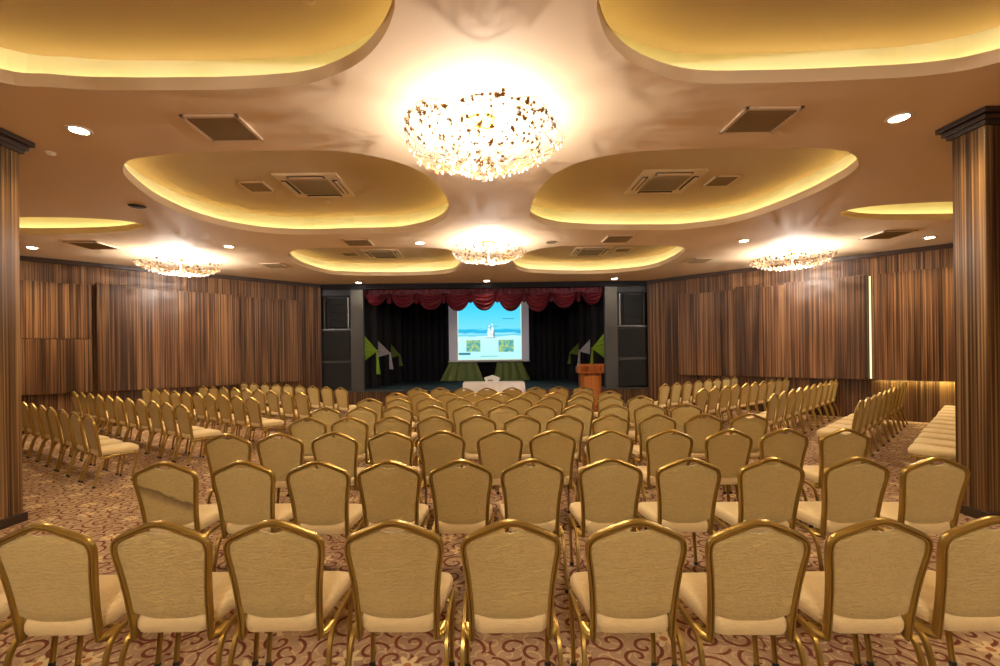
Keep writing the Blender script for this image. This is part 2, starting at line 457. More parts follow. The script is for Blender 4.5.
# ---------------------------------------------------------------- stage
SY = 14.3
def sbox(name, lo, hi, mat, label=None, bevel=0.):
    bm = bmesh.new(); box(bm, lo, hi, bevel); return struct(link(name, bm, mat, smooth=False), label)
sbox('floor_stage', (-5.6, SY + .04, 0), (5.6, 19.6, .5), M['stagefloor'], 'raised stage deck with dark teal carpet')
sbox('trim_1', (LW0.x + .02, SY, 0), (RW0.x - .02, SY + .04, .47), M['apron'], 'dark slatted wooden front of the stage')
sbox('trim_2', (LW0.x + .02, SY - .03, .47), (RW0.x - .02, SY + .04, .505), M['pilaster'], 'grey nosing along the stage edge')
sbox('wall_stage_back', (-5.6, 19.35, .5), (5.6, 19.6, 4.6), M['black'])
sbox('wall_stage_left', (-5.6, SY + .95, .5), (-5.35, 19.4, 4.6), M['black'])
sbox('wall_stage_right', (5.2, SY + .95, .5), (5.45, 19.4, 4.6), M['black'])
sbox('ceiling_stage', (-5.6, SY + .05, 4.6), (5.6, 19.6, 4.75), M['black'])
sbox('wall_header', (-5.35, SY + .02, 3.74), (5.2, SY + .14, 4.62), M['black'], 'black strip above the stage opening')
for s, n in ((-1, 'trim_3'), (1, 'trim_4')):
    x0, x1 = CX + s * 3.86, CX + s * 4.26
    sbox(n, (min(x0, x1), SY + .06, .5), (max(x0, x1), SY + .22, 3.9), M['pilaster'],
         'charcoal pilaster %s of the stage opening' % ('left' if s < 0 else 'right'), .01)

# speaker towers, seen as a stack of black cabinets
def tower(s):
    x0, x1 = sorted((CX + s * 4.265, CX + s * 5.24))
    cx = (x0 + x1) / 2; y0 = SY + .22; w = x1 - x0
    t = empty('speaker_tower', (cx, y0 + .06, .5))
    side = 'left' if s < 0 else 'right'
    tag(t, 'tall black stack of speaker cabinets between %s wood wall and stage opening' % side, 'speaker', 'speaker towers beside the stage')
    o = lambda lo, hi, b=.012: (lambda bm: (box(bm, (lo[0], lo[1], lo[2] - .5), (hi[0], hi[1], hi[2] - .5), b), bm)[1])(bmesh.new())
    h = w / 2
    link('carcass', o((-h, .02, .5), (h, .30, 3.88)), M['blackpaint'], t, smooth=False)
    link('canopy_box', o((-h, -.16, 3.55), (h, .02, 3.88)), M['blackpaint'], t, smooth=False)
    for z0, z1 in ((.53, 1.43), (1.47, 2.44)):
        c = link('lower_cabinet', o((-h + .02, -.14, z0), (h - .02, .02, z1), .03), M['blackpaint'], t, smooth=False)
        link('grille', o((-h + .05, -.155, z0 + .04), (h - .05, -.135, z1 - .04), .008), M['grille'], c, smooth=False)
    c = link('line_array', o((-h + .22, -.10, 2.52), (h - .14, .02, 3.50), .03), M['grille'], t, smooth=False)
    bm = bmesh.new()
    for k in range(4): box(bm, (-h + .24, -.115, 2.04 + k * .24), (h - .16, -.09, 2.25 + k * .24), .01)
    link('grille', bm, M['grille'], c, smooth=False)
    for xx in (-h + .10, h - .10):
        link('rail', o((xx - .018, -.12, 2.50), (xx + .018, .02, 3.52), .004), M['steel' if s * xx < 0 else 'pilaster'], t, smooth=False)
    link('shelf', o((-h + .04, -.16, 2.455), (h - .02, .02, 2.49), .004), M['steel'], t, smooth=False)
    link('shelf', o((-h + .04, -.145, 1.435), (h - .02, .02, 1.465), .004), M['pilaster'], t, smooth=False)
tower(-1); tower(1)

# drapes
def pleated(name, x0, x1, y, z0, z1, mat, label, cat, pitch=.22, amp=.05, group=None):
    bm = bmesh.new(); n = max(12, int((x1 - x0) / pitch * 8)); ph = random.random() * 6
    def f(u, v):
        x = x0 + (x1 - x0) * u; a = 2 * PI * x / pitch + ph
        return Vector((x + .02 * math.sin(a * .37 + v * 2), y + amp * math.sin(a + .5 * math.sin(a * .31)) * (.7 + .3 * v) + .02 * math.sin(a * .23 + v * 3), z1 + (z0 - z1) * v))
    thick_grid(bm, f, n, 10, .012)
    o = link(name, bm, mat, None, True, 80)
    tag(o, label, cat, group); return o
pleated('stage_curtain', -4.6, -.1, 19.05, .52, 4.5, M['black'], 'black pleated back curtain, half left of the screen', 'curtain', .26, .06, 'black stage drapes')
pleated('stage_curtain', -.1, 4.5, 19.1, .52, 4.5, M['black'], 'black pleated back curtain, half right of the screen', 'curtain', .26, .06, 'black stage drapes')
WY = (15.25, 16.45, 17.65); WE = (3.60, 3.42, 3.30)
cols = (('lime', 'lime green'), ('lilac', 'pale lilac'), ('olive', 'dark olive green'))
wn = ('nearest', 'middle', 'rearmost')
FL = ((.02, .47, 2.33, 1.415, 1.78, .99), (.05, .55, 2.23, 1.53, 1.70, 1.11), (.0, .46, 2.17, 1.485, 1.63, 1.20))
for s, sd in ((-1, 'left'), (1, 'right')):
    for k in range(3):
        e = CX + s * WE[k]; f_ = CX + s * 4.9
        pleated('stage_wing_curtain', min(e, f_), max(e, f_), WY[k], .52, 4.5, M['black'],
                'black wing curtain behind the %s sash on the stage %s' % (cols[k][1], sd), 'curtain', .3, .03, 'black stage drapes')
        w, tz, bz, az, tb = .47, FL[k][2], FL[k][3], FL[k][4], FL[k][5]
        y = WY[k] - .14
        ax = e + s * .02; bx = e + s * (.46 + .06 * (k == 1))
        o = empty('fabric_sash', (ax, y, az))
        tag(o, '%s triangular sash tied on the %s wing curtain, stage %s' % (cols[k][1], wn[k], sd), 'sash', 'sashes on the stage wings')
        bm = bmesh.new()
        def fn(u, v):
            # u from hanging side to apex, v across the fan
            zz = (tz + (bz - tz) * v) * (1 - u) + (az + (.5 - v) * .05) * u
            return Vector(((bx + (ax - bx) * u) - ax, .018 * math.sin(v * 30) * (1 - u * .5), zz - az))
        thick_grid(bm, fn, 10, 24, .006)
        link('fan', bm, M[cols[k][0]], o, True, 70)
        bm = bmesh.new()
        def fn2(u, v):
            return Vector((-s * (.0 + .05 * v) + (u - .5) * (.05 + .09 * v), -.02 + .015 * math.sin(u * 14), .02 - v * (az - tb + .02)))
        thick_grid(bm, fn2, 10, 10, .006)
        link('tail', bm, M[cols[k][0]], o, True, 70)
        bm = bmesh.new(); bmesh.ops.create_uvsphere(bm, u_segments=10, v_segments=6, radius=.035)
        link('knot', bm, M[cols[k][0]], o)

# burgundy valance, one thing, each swag a part of it
val = empty('stage_valance', (CX, SY + .3, 3.72))
tag(val, 'burgundy satin valance gathered in swags across the top of the stage opening', 'valance')
bm = bmesh.new()
def fb(u, v):
    x = -3.9 + 7.8 * u
    return Vector((x, .02 * math.sin(x * 34) + .012 * math.sin(x * 13 + 1), 0.03 - .27 * v - .02 * math.sin(x * 7) * v))
thick_grid(bm, fb, 260, 3, .012); link('heading', bm, M['burgundy'], val, True, 70)
SW = [(-3.50, .34, .76), (-2.60, .42, .95), (-1.74, .50, 1.), (-.86, .55, 1.), (0.0, .54, 1.), (.87, .57, 1.), (1.72, .60, 1.), (2.58, .50, .95), (3.50, .40, .76)]
for cxs, dep, wd in SW:
    bm = bmesh.new(); hw = .50 * wd; rot = random.uniform(-.12, .12)
    def fs_(u, v, hw=hw, dep=dep, rot=rot):
        q = 2 * u - 1
        sag = (1 - abs(q) ** 2.2)
        z = -.10 - (.05 + dep * v) * (.12 + .88 * sag) + rot * q * v * .3
        fold = .035 * math.sin(v * 26 + q * q * 3 + rot * 20) * (.35 + .65 * sag) + .012 * math.sin(v * 57 + q * 4)
        return Vector((q * hw * (1 - .10 * v * (1 - sag)), -.06 - .10 * sag * math.sin(v * PI * .8 + .3) + fold, z))
    thick_grid(bm, fs_, 22, 40, .008)
    o = link('swag', bm, M['burgundy'], val, True, 70); o.location = (cxs, 0, 0)
for k in range(len(SW) - 1):       # little gathered jabots between the swags
    x = (SW[k][0] + SW[k + 1][0]) / 2
    bm = bmesh.new()
    def fj(u, v): return Vector(((u - .5) * (.05 + .10 * v), -.13 + .02 * math.sin(u * 20), -.10 - (.30 + .06 * (1 - abs(2 * u - 1))) * v))
    thick_grid(bm, fj, 12, 6, .008)
    o = link('jabot', bm, M['burgundy'], val, True, 70); o.location = (x, 0, 0)

# two green drapes splayed below the screen
for xa0, xa1, xb0, xb1, sd in ((-1.54, -.46, -1.96, -.14, 'left'), (.42, 1.42, .25, 1.80, 'right')):
    bm = bmesh.new()
    ca = (xb0 + xb1) / 2
    def fg(u, v):
        vv = v
        x = (xa0 + (xa1 - xa0) * u) * (1 - vv) + (xb0 + (xb1 - xb0) * u) * vv
        return Vector((x - ca, .025 * math.sin(u * 26) * (.3 + .7 * v) - .10 * v, (1.34 * (1 - vv) + .515 * vv) - .5))
    # continues up behind the screen to a peak
    thick_grid(bm, fg, 40, 10, .01)
    o = link('green_drape', bm, M['olive'], None, True, 70); o.location = (ca, 18.72, .5)
    tag(o, 'olive green drape splayed to the stage floor under the %s half of the screen' % sd, 'drape', 'green drapes under the screen')

# projection screen and its picture
scr = empty('projection_screen', (.085, 18.5, .5))
tag(scr, 'white projection screen showing a bright blue beach picture above the stage', 'projection screen')
SX0, SX1, SZ0, SZ1 = -1.645, 1.645, .84, 3.42      # relative to the Empty
def flat(name, x0, x1, z0, z1, y, mat, parent, th=.004):
    bm = bmesh.new(); box(bm, (x0, y, z0), (x1, y + th, z1)); return link(name, bm, mat, parent, smooth=False)
flat('fabric', SX0, SX1, SZ0, SZ1, 0, M['screen'], scr, .01)
bm = bmesh.new(); box(bm, (SX0 - .03, -.02, SZ0 - .05), (SX1 + .03, .03, SZ0), .01); link('bottom_bar', bm, M['linen'], scr, smooth=False)
bm = bmesh.new(); box(bm, (SX0 - .1, -.07, SZ1), (SX1 + .1, .08, SZ1 + .14), .02); link('case', bm, M['blackpaint'], scr, smooth=False)
def picture_mat():
    m = bpy.data.materials.new('beach_picture'); m.use_nodes = True
    N, L = m.node_tree.nodes, m.node_tree.links; N.clear()
    o = N.new('ShaderNodeOutputMaterial'); e = N.new('ShaderNodeEmission'); tc = N.new('ShaderNodeTexCoord')
    sp = N.new('ShaderNodeSeparateXYZ'); L.new(tc.outputs['Object'], sp.inputs[0])
    n = N.new('ShaderNodeTexNoise'); n.inputs['Scale'].default_value = 2.2; n.inputs['Detail'].default_value = 3
    mp = N.new('ShaderNodeMapping'); mp.inputs['Scale'].default_value = (.8, 1, 5); L.new(tc.outputs['Object'], mp.inputs['Vector']); L.new(mp.outputs[0], n.inputs['Vector'])
    z = math_node(N, L, 'ADD', sp.outputs[2], math_node(N, L, 'MULTIPLY', math_node(N, L, 'SUBTRACT', n.outputs['Fac'], .5), .22))
    f = math_node(N, L, 'DIVIDE', math_node(N, L, 'SUBTRACT', z, .92), 2.30)
    r = ramp(N, [(0., (.42, .80, .80)), (.20, (.45, .80, .84)), (.395, (.50, .84, .88)), (.42, (.08, .52, .72)), (.45, (.30, .74, .86)),
                 (.475, (.02, .40, .66)), (.515, (.03, .46, .72)), (.54, (.16, .66, .82)), (.74, (.10, .62, .83)), (1., (.04, .54, .80))])
    L.new(f, r.inputs[0]); L.new(r.outputs[0], e.inputs[0]); e.inputs[1].default_value = .62
    L.new(e.outputs[0], o.inputs[0]); return m
def inset_mat():
    m = bpy.data.materials.new('inset_photo'); m.use_nodes = True
    N, L = m.node_tree.nodes, m.node_tree.links; N.clear()
    o = N.new('ShaderNodeOutputMaterial'); e = N.new('ShaderNodeEmission'); tc = N.new('ShaderNodeTexCoord')
    n = N.new('ShaderNodeTexNoise'); n.inputs['Scale'].default_value = 5; n.inputs['Detail'].default_value = 6; n.inputs['Roughness'].default_value = .7; L.new(tc.outputs['Object'], n.inputs['Vector'])
    r = ramp(N, [(.3, (.02, .22, .24)), (.45, (.10, .45, .48)), (.55, (.40, .62, .20)), (.7, (.75, .82, .30))])
    L.new(n.outputs['Fac'], r.inputs[0]); L.new(r.outputs[0], e.inputs[0]); e.inputs[1].default_value = .5
    L.new(e.outputs[0], o.inputs[0]); return m
IM = inset_mat(); dk = emitter('picture_dark', (.03, .24, .32), .5); pale = emitter('picture_pale', (.70, .80, .78), .62); yel = emitter('picture_edge', (.80, .86, .55), .5)
PX0, PX1, PZ0, PZ1 = -1.255, 1.315, .90, 3.28
flat('picture_edge', PX0 - .03, PX1 + .03, PZ0 - .02, PZ1, -.003, yel, scr, .002)
pic = flat('picture', PX0, PX1, PZ0, PZ1, -.006, picture_mat(), scr, .002)
sx = lambda u: (u - 487) / 24.32 - .085
sz = lambda v: 1.16 - (v - 353) / 24.32
flat('inset_photo', sx(466.5), sx(480.5), sz(351.5), sz(340), -.010, IM, pic, .002)
flat('inset_photo', sx(498.6), sx(513.8), sz(352), sz(340), -.010, IM, pic, .002)
flat('caption_bar', sx(458.8), sx(470.4), sz(354.7), sz(352.6), -.010, dk, pic, .002)
bm = bmesh.new()
for k in range(9): box(bm, (sx(481 + k * 1.9), -.010, sz(356.6)), (sx(482.3 + k * 1.9), -.008, sz(356.0)))
link('caption_line', bm, dk, pic, smooth=False)
bm = bmesh.new()
tube(bm, [(sx(503 + k * .6), -.009, sz(318.8 + .55 * math.sin(k * 1.9))) for k in range(20)], circ(.010, 4), ref=Vector((0, 1, 0)))
link('script_line', bm, dk, pic)
bm = bmesh.new()      # pale couple standing on the sand
def blob(cx, cz, rx, rz, bm=bm):
    vs = [bm.verts.new((cx + rx * math.cos(a * PI / 8), -.010, cz + rz * math.sin(a * PI / 8))) for a in range(16)]
    f = bm.faces.new(vs); r = bmesh.ops.extrude_face_region(bm, geom=[f])
    for v in r['geom']:
        if isinstance(v, bmesh.types.BMVert): v.co.y += .002
blob(sx(489.3), sz(333), .07, .20); blob(sx(489.3), sz(326.2), .035, .045); blob(sx(492.5), sz(331), .06, .18); blob(sx(492.3), sz(324.6), .034, .045)
blob(sx(490.5), sz(336.6), .16, .06)
link('couple_in_white', bm, pale, pic, smooth=False)
bm = bmesh.new()
blob(sx(494.2), sz(334), .035, .16, bm); blob(sx(491.2), sz(328.2), .02, .09, bm); blob(sx(496), sz(326.5), .09, .012, bm); blob(sx(491), sz(337.8), .22, .015, bm); blob(sx(488.3), sz(326), .012, .06, bm)
link('couple_in_dark', bm, emitter('picture_grey', (.16, .34, .38), .5), pic, smooth=False)

# white-clothed table below the stage and the little box on it
TX0, TX1, TY0, TY1, TZ = -.70, 1.07, 12.95, 13.65, .80
tb = empty('trestle_table', ((TX0 + TX1) / 2, (TY0 + TY1) / 2, 0))
tag(tb, 'trestle table hidden under a white cloth in front of the stage', 'table')
hx, hy = (TX1 - TX0) / 2 - .02, (TY1 - TY0) / 2 - .02
bm = bmesh.new(); box(bm, (-hx, -hy, TZ - .04), (hx, hy, TZ), .006); link('tabletop', bm, M['lectern'], tb, smooth=False)
for a in (-1, 1):
    for b in (-1, 1):
        bm = bmesh.new(); tube(bm, [(a * (hx - .1), b * (hy - .06), 0), (a * (hx - .1), b * (hy - .06), TZ - .04)], circ(.015, 8), ref=Vector((1, 0, 0)))
        link('leg', bm, M['steel'], tb)
bm = bmesh.new()
per = []
hx2, hy2 = hx + .02, hy + .02
for k in range(160):
    a = k / 160 * (4 * hx2 + 4 * hy2)
    if a < 2 * hx2: p = (-hx2 + a, -hy2, 0, -1)
    elif a < 2 * hx2 + 2 * hy2: p = (hx2, -hy2 + a - 2 * hx2, 1, 0)
    elif a < 4 * hx2 + 2 * hy2: p = (hx2 - (a - 2 * hx2 - 2 * hy2), hy2, 0, 1)
    else: p = (-hx2, hy2 - (a - 4 * hx2 - 2 * hy2), -1, 0)
    per.append(p)
rings = []
for z, amp, out in ((TZ + .006, 0, -.012), (TZ + .004, 0, .0), (TZ - .02, 0, .008), (TZ - .3, .012, .02), (.35, .022, .035), (.03, .03, .05)):
    rings.append([bm.verts.new((x + nx * (out + amp * math.sin(k * .9)), y + ny * (out + amp * math.sin(k * .9)), z)) for k, (x, y, nx, ny) in enumerate(per)])
bm.faces.new(rings[0])
for A, B in zip(rings, rings[1:]):
    for i in range(160): bm.faces.new((A[i], A[(i + 1) % 160], B[(i + 1) % 160], B[i]))
o = link('tablecloth', bm, M['linen'], None, True, 60); o.location = ((TX0 + TX1) / 2, (TY0 + TY1) / 2, 0)
tag(o, 'white cloth draped to the floor over the table before the stage', 'tablecloth')
gb = empty('gift_box', (.14, 13.25, TZ + .007))
tag(gb, 'small white peaked box standing on the white tablecloth', 'box')
bm = bmesh.new(); box(bm, (-.20, -.12, 0), (.20, .12, .10), .008); link('body', bm, M['white'], gb, smooth=False)
bm = bmesh.new()
pr = [(-.235, .085), (-.225, .125), (0.02, .20), (.225, .115), (.235, .08)]
A = [bm.verts.new((x, -.14, z)) for x, z in pr]; B = [bm.verts.new((x, .14, z)) for x, z in pr]
bm.faces.new(A); bm.faces.new(B[::-1])
for i in range(5): bm.faces.new((A[i], A[(i + 1) % 5], B[(i + 1) % 5], B[i]))
link('lid', bm, M['white'], gb, smooth=False)
bm = bmesh.new(); box(bm, (-.13, -.128, .03), (.02, -.118, .075)); link('window', bm, M['acgrille'], gb, smooth=False)

# lectern
lc = empty('lectern', (2.87, 12.6, 0))
tag(lc, 'reddish brown wooden lectern standing in front of the stage right', 'lectern')
bm = bmesh.new(); box(bm, (-.34, -.24, 0), (.34, .26, .08), .01); link('plinth', bm, M['lectern'], lc, smooth=False)
bm = bmesh.new(); box(bm, (-.275, -.18, .08), (.275, .22, 1.08), .008); link('body', bm, M['lectern'], lc, smooth=False)
bm = bmesh.new(); box(bm, (-.21, -.196, .18), (.21, -.178, .98), .008); link('front_panel', bm, M['lectern_light'], lc, smooth=False)
bm = bmesh.new(); box(bm, (-.345, -.24, 1.07), (.345, .26, 1.30), .012)
for v in bm.verts:
    if v.co.z > 1.2 and v.co.y > 0: v.co.z -= .05
dsk = link('reading_desk', bm, M['lectern_light'], lc, smooth=False)
bm = bmesh.new(); box(bm, (-.30, -.252, 1.11), (.30, -.238, 1.26), .006); link('fascia_panel', bm, M['lectern'], dsk, smooth=False)
bm = bmesh.new(); box(bm, (-.36, -.26, 1.295), (.36, -.20, 1.325), .006); link('ledge', bm, M['lectern_light'], dsk, smooth=False)

# ---------------------------------------------------------------- banquet chairs
def fprof(w, d):    # fluted oval-ish tube: w in the plane, d through it, a groove on the rear face
    return [(-w, -d * .55), (-w * .72, -d), (-w * .22, -d), (0, -d * .35), (w * .22, -d), (w * .72, -d), (w, -d * .55),
            (w, d * .55), (w * .7, d), (-w * .7, d), (-w, d * .55)]
def back_y(z): 
    t = (z - .40) / .53
    return -.185 - .070 * t - .02 * t * t
FH = [(.177, .372), (.178, .46), (.183, .57), (.194, .68), (.2070, .762), (.2095, .800), (.2035, .828), (.186, .847), (.140, .8685), (.09, .8905), (.045, .9085), (.018, .9155)]
def frame_path():
    L_ = [(-x, z) for x, z in FH]; R_ = FH[::-1]
    pts = [Vector((x, back_y(z), z)) for x, z in L_ + R_]
    sm = smooth_path(pts, 2)
    head = smooth_path([Vector((-.207, -.10, .372)), Vector((-.195, -.155, .360)), Vector((-.179, -.183, .362))], 1)
    tail = [Vector((-p.x, p.y, p.z)) for p in head][::-1]
    return head + sm + tail
def half_w(z):
    P = FH[:8] + [(.186, .847)]
    if z <= P[0][1]: return P[0][0]
    for (x0, z0), (x1, z1) in zip(P, P[1:]):
        if z <= z1: return x0 + (x1 - x0) * (z - z0) / (z1 - z0)
    return P[-1][0]
def arch_z(x):
    x = abs(x); P = [(0, .9165)] + FH[::-1]
    for (x0, z0), (x1, z1) in zip(P, P[1:]):
        if x <= x1 and x1 > x0: return z0 + (z1 - z0) * (x - x0) / (x1 - x0)
    return .80
def backrest_mesh():
    bm = bmesh.new(); nu, nv = 22, 18
    def pt(u, v, side):
        q = 2 * u - 1
        zb = .486 - .040 * (1 - q * q)
        xs = q * .190
        zt = arch_z(xs) - .006
        if abs(xs) < .080: zt -= .044 * (.5 + .5 * math.cos(PI * xs / .080)) ** .6
        if abs(q) > .98: zt -= .012
        z = zb + (zt - zb) * v
        x = q * (half_w(z) - .004)
        if v > .8:
            x = q * ((half_w(z) - .004) * (1 - (v - .8) / .2) + .190 * ((v - .8) / .2)) if half_w(z) > .190 else x
        edge = min(1., 6 * min(u, 1 - u)) ** .5 * min(1., 7 * min(v, 1 - v)) ** .5
        y = back_y(z)
        if side < 0: y += -.004 - .010 * edge
        else: y += .006 + .030 * edge
        return Vector((x, y, z))
    A = grid(bm, lambda u, v: pt(u, v, -1), nu, nv); B = grid(bm, lambda u, v: pt(u, v, 1), nu, nv)
    rim = lambda g: [g[0][i] for i in range(nu + 1)] + [g[j][nu] for j in range(1, nv + 1)] + [g[nv][i] for i in range(nu - 1, -1, -1)] + [g[j][0] for j in range(nv - 1, 0, -1)]
    a, b = rim(A), rim(B)
    for i in range(len(a)):
        j = (i + 1) % len(a); bm.faces.new((a[i], a[j], b[j], b[i]))
    return bm
def seat_outline(ins):
    hf, hr, y0, y1, r = .230 - ins, .166 - ins, -.205 + ins, .225 - ins, .07
    cor = [(-hr, y0, .05), (hr, y0, .05), (hf, y1, .075), (-hf, y1, .075)]
    out = []
    for k in range(4):
        x, y, r = cor[k]; px, py, _ = cor[k - 1]; nx, ny, _ = cor[(k + 1) % 4]
        a = Vector((px - x, py - y)); a *= min(r, .45 * a.length) / a.length
        b = Vector((nx - x, ny - y)); b *= min(r, .45 * b.length) / b.length
        p0, p1, p2 = Vector((x, y)) + a, Vector((x, y)), Vector((x, y)) + b
        for t in [i / 5 for i in range(6)]: out.append(p0 * (1 - t) ** 2 + p1 * 2 * t * (1 - t) + p2 * t * t)
    # a soft bow of the front edge
    return [(p.x, p.y + (.012 * (1 - (p.x / hf) ** 2) if p.y > 0 else 0)) for p in out]
def seat_mesh():
    bm = bmesh.new(); rings = []
    for ins, z in ((.03, .385), (.006, .389), (0, .408), (0, .432), (.006, .450), (.02, .459), (.05, .464), (.10, .467), (.15, .469)):
        rings.append([bm.verts.new((x, y, z + .008 * (y + .2) / .4)) for x, y in seat_outline(ins)])
    n = len(rings[0])
    for A, B in zip(rings, rings[1:]):
        for i in range(n): bm.faces.new((A[i], A[(i + 1) % n], B[(i + 1) % n], B[i]))
    bm.faces.new(rings[0][::-1])
    ct = bm.verts.new((0, 0, .475))
    for i in range(n): bm.faces.new((rings[-1][i], rings[-1][(i + 1) % n], ct))
    return bm
LP = fprof(.011, .012)
def front_leg(s):
    bm = bmesh.new()
    p = smooth_path([(s * .212, .140, 0), (s * .212, .160, .15), (s * .215, .200, .35), (s * .216, .190, .374), (s * .217, .13, .374)], 2)
    tube(bm, p, LP, ref=Vector((0, 1, .2))); return bm
def rear_leg(s):
    bm = bmesh.new()
    p = smooth_path([(s * .217, -.06, .372), (s * .219, -.13, .370), (s * .221, -.185, .325), (s * .224, -.225, .19), (s * .230, -.270, 0)], 2)
    tube(bm, p, LP, ref=Vector((0, -1, .2))); return bm
def seat_frame_mesh():
    bm = bmesh.new()
    for s in (-1, 1): tube(bm, [(s * .217, .135, .374), (s * .217, -.065, .373)], LP, ref=Vector((0, 0, 1)))
    tube(bm, [(-.21, .10, .372), (.21, .10, .372)], circ(.009, 6), ref=Vector((0, 0, 1)))
    tube(bm, [(-.21, -.10, .370), (.21, -.10, .370)], circ(.009, 6), ref=Vector((0, 0, 1)))
    return bm

def make_chair(fab, first=None):
    t = empty('banquet_chair')
    if first is None:
        link('seat', seat_mesh(), M['seat_fabric'], t, True, 60)
        link('backrest', backrest_mesh(), fab, t, True, 60)
        bm = bmesh.new(); tube(bm, frame_path(), fprof(.0135, .0165), ref=Vector((0, 1, .25)))
        link('back_frame', bm, M['gold'], t, True, 50)
        link('seat_frame', seat_frame_mesh(), M['legs'], t, True, 50)
        for s in (-1, 1):
            for fn, fx, fy in ((front_leg, .212, .140), (rear_leg, .230, -.270)):
                l = link('leg', fn(s), M['legs'], t, True, 50)
                bm = bmesh.new(); lathe(bm, [(.015, 0), (.0165, .006), (.0155, .024), (.0005, .026)], 10, (s * fx, fy, 0))
                link('rubber_foot', bm, M['rubber'], l, True, 50)
    return t
def copy_tree(root):
    r = root.copy(); COL.objects.link(r)
    for ch in list(root.children):
        c = ch.copy(); COL.objects.link(c); c.parent = r
        for g in list(ch.children):
            d = g.copy(); COL.objects.link(d); d.parent = c
    return r
proto = make_chair(M['back_fabric'])
used = [False]
def put_chair(x, y, rz, label, group):
    """x, y of the floor point under the seat centre"""
    if not used[0]: c = proto; used[0] = True
    else: c = copy_tree(proto)
    c.location = (x, y, 0); c.rotation_euler = (0, 0, rz)
    tag(c, label, 'chair', group); return c
ORD = ['first', 'second', 'third', 'fourth', 'fifth', 'sixth', 'seventh', 'eighth', 'ninth', 'tenth', 'eleventh', 'twelfth']
BK = .275       # how far the crest of the back lies behind the seat centre

# centre block: crest positions (x, y), row by row
ROWS = [
 [(-2.56, 2.00), (-1.985, 1.985), (-1.475, 2.0), (-.965, 1.995), (-.425, 1.98), (.095, 1.965), (.645, 1.955), (1.165, 1.93), (1.69, 1.93), (2.19, 1.935)],
 [(-2.270, 3.14), (-1.725, 3.14), (-1.165, 3.11), (-.694, 3.10), (-.199, 3.10), (.296, 3.10), (.843, 3.09), (1.376, 3.075), (1.930, 3.05), (2.500, 3.04), (3.01, 3.01)],
 [(-2.455, 4.25), (-1.990, 4.25), (-1.463, 4.27), (-.926, 4.29), (-.446, 4.28), (.114, 4.25), (.608, 4.23), (1.142, 4.20), (1.697, 4.19), (2.248, 4.18), (2.765, 4.18), (3.29, 4.13)],
 [(-2.13, 5.31), (-1.635, 5.30), (-1.144, 5.32), (-.624, 5.32), (-.12, 5.30), (.413, 5.27), (.903, 5.26), (1.44, 5.25), (1.98, 5.23), (2.50, 5.20), (3.03, 5.20)],
 [(-2.26, 6.30), (-1.796, 6.33), (-1.295, 6.37), (-.785, 6.36), (-.278, 6.36), (.216, 6.32), (.75, 6.32), (1.267, 6.30), (1.776, 6.27), (2.263, 6.26), (2.75, 6.24)],
 [(-1.97, 7.50), (-1.48, 7.44), (-.96, 7.50), (-.49, 7.48), (.016, 7.44), (.52, 7.41), (1.033, 7.43), (1.54, 7.40), (2.01, 7.37), (2.53, 7.42)],
 [(-1.71, 8.56), (-1.245, 8.49), (-.76, 8.43), (-.214, 8.39), (.25, 8.35), (.778, 8.34), (1.287, 8.34), (1.735, 8.31), (2.29, 8.42)],
 [(-1.52, 9.72), (-1.02, 9.70), (-.50, 9.55), (-.009, 9.50), (.523, 9.55), (1.026, 9.52), (1.53, 9.62), (2.05, 9.58)],
]
RN_ = ['nearest', 'second nearest', 'third nearest', 'fourth nearest', 'fifth nearest', 'third farthest', 'second farthest', 'farthest']
def ordlab(k, n):
    if k == 0: return 'leftmost'
    if k == n - 1: return 'rightmost'
    return (ORD[k] + ' from left') if k < n / 2 else (ORD[n - 1 - k] + ' from right')
for r, row in enumerate(ROWS):
    for _ in range(60):        # neighbours never closer than their own width
        for k in range(len(row) - 1):
            g = .497 - (row[k + 1][0] - row[k][0])
            if g > 0: row[k] = (row[k][0] - g / 2, row[k][1]); row[k + 1] = (row[k + 1][0] + g / 2, row[k + 1][1])
    for k, (x, y) in enumerate(row):
        rz = random.uniform(-.02, .02) - .010 * x / 2
        stained = (r == 1 and k == 0)
        lab = 'gold-framed banquet chair seen from behind, %s in the %s centre row' % (ordlab(k, len(row)), RN_[r])
        if stained: lab = 'gold-framed banquet chair with a brown stain across the back of its upholstery'
        c = put_chair(x - BK * math.sin(rz), y + BK * math.cos(rz), rz, lab, 'banquet chairs in the centre block')
        if stained:
            for ch in c.children:
                if ch.name.startswith('backrest'):
                    ch.data = ch.data.copy(); ch.data.materials[0] = M['stain_fabric']; ch['label'] = 'brown-stained beige upholstered back'

# angled blocks: crest of the aisle-end chair, of the wall-end chair, how many, facing
AR = ['nearest', 'second nearest', 'middle', 'second farthest', 'farthest']
LEFT = [((-5.212, 5.846), (-8.35, 7.95), 8), ((-4.74, 6.94), (-9.13, 9.92), 11), ((-4.20, 7.99), (-8.07, 10.60), 10), ((-3.73, 8.96), (-7.19, 11.35), 9), ((-3.34, 10.2), (-6.83, 12.6), 9)]
for r, (a, b, n) in enumerate(LEFT):
    ang = math.atan2(b[1] - a[1], a[0] - b[0])      # facing turned to the right of straight ahead
    rz0 = -ang
    for k in range(n):
        t = k / (n - 1); x = a[0] + (b[0] - a[0]) * t; y = a[1] + (b[1] - a[1]) * t
        if 0 < k < n - 1: x += random.uniform(-.007, .007); y += random.uniform(-.007, .007)
        rz = rz0 + random.uniform(-.015, .015)
        w = 'at the aisle end' if k == 0 else ('at the wall end' if k == n - 1 else (ORD[k] + ' from the aisle'))
        put_chair(x - BK * math.sin(rz), y + BK * math.cos(rz), rz, 'gold chair %s, %s slanted row by the left wall' % (w, AR[r]), 'slanted chair rows by the left wall')
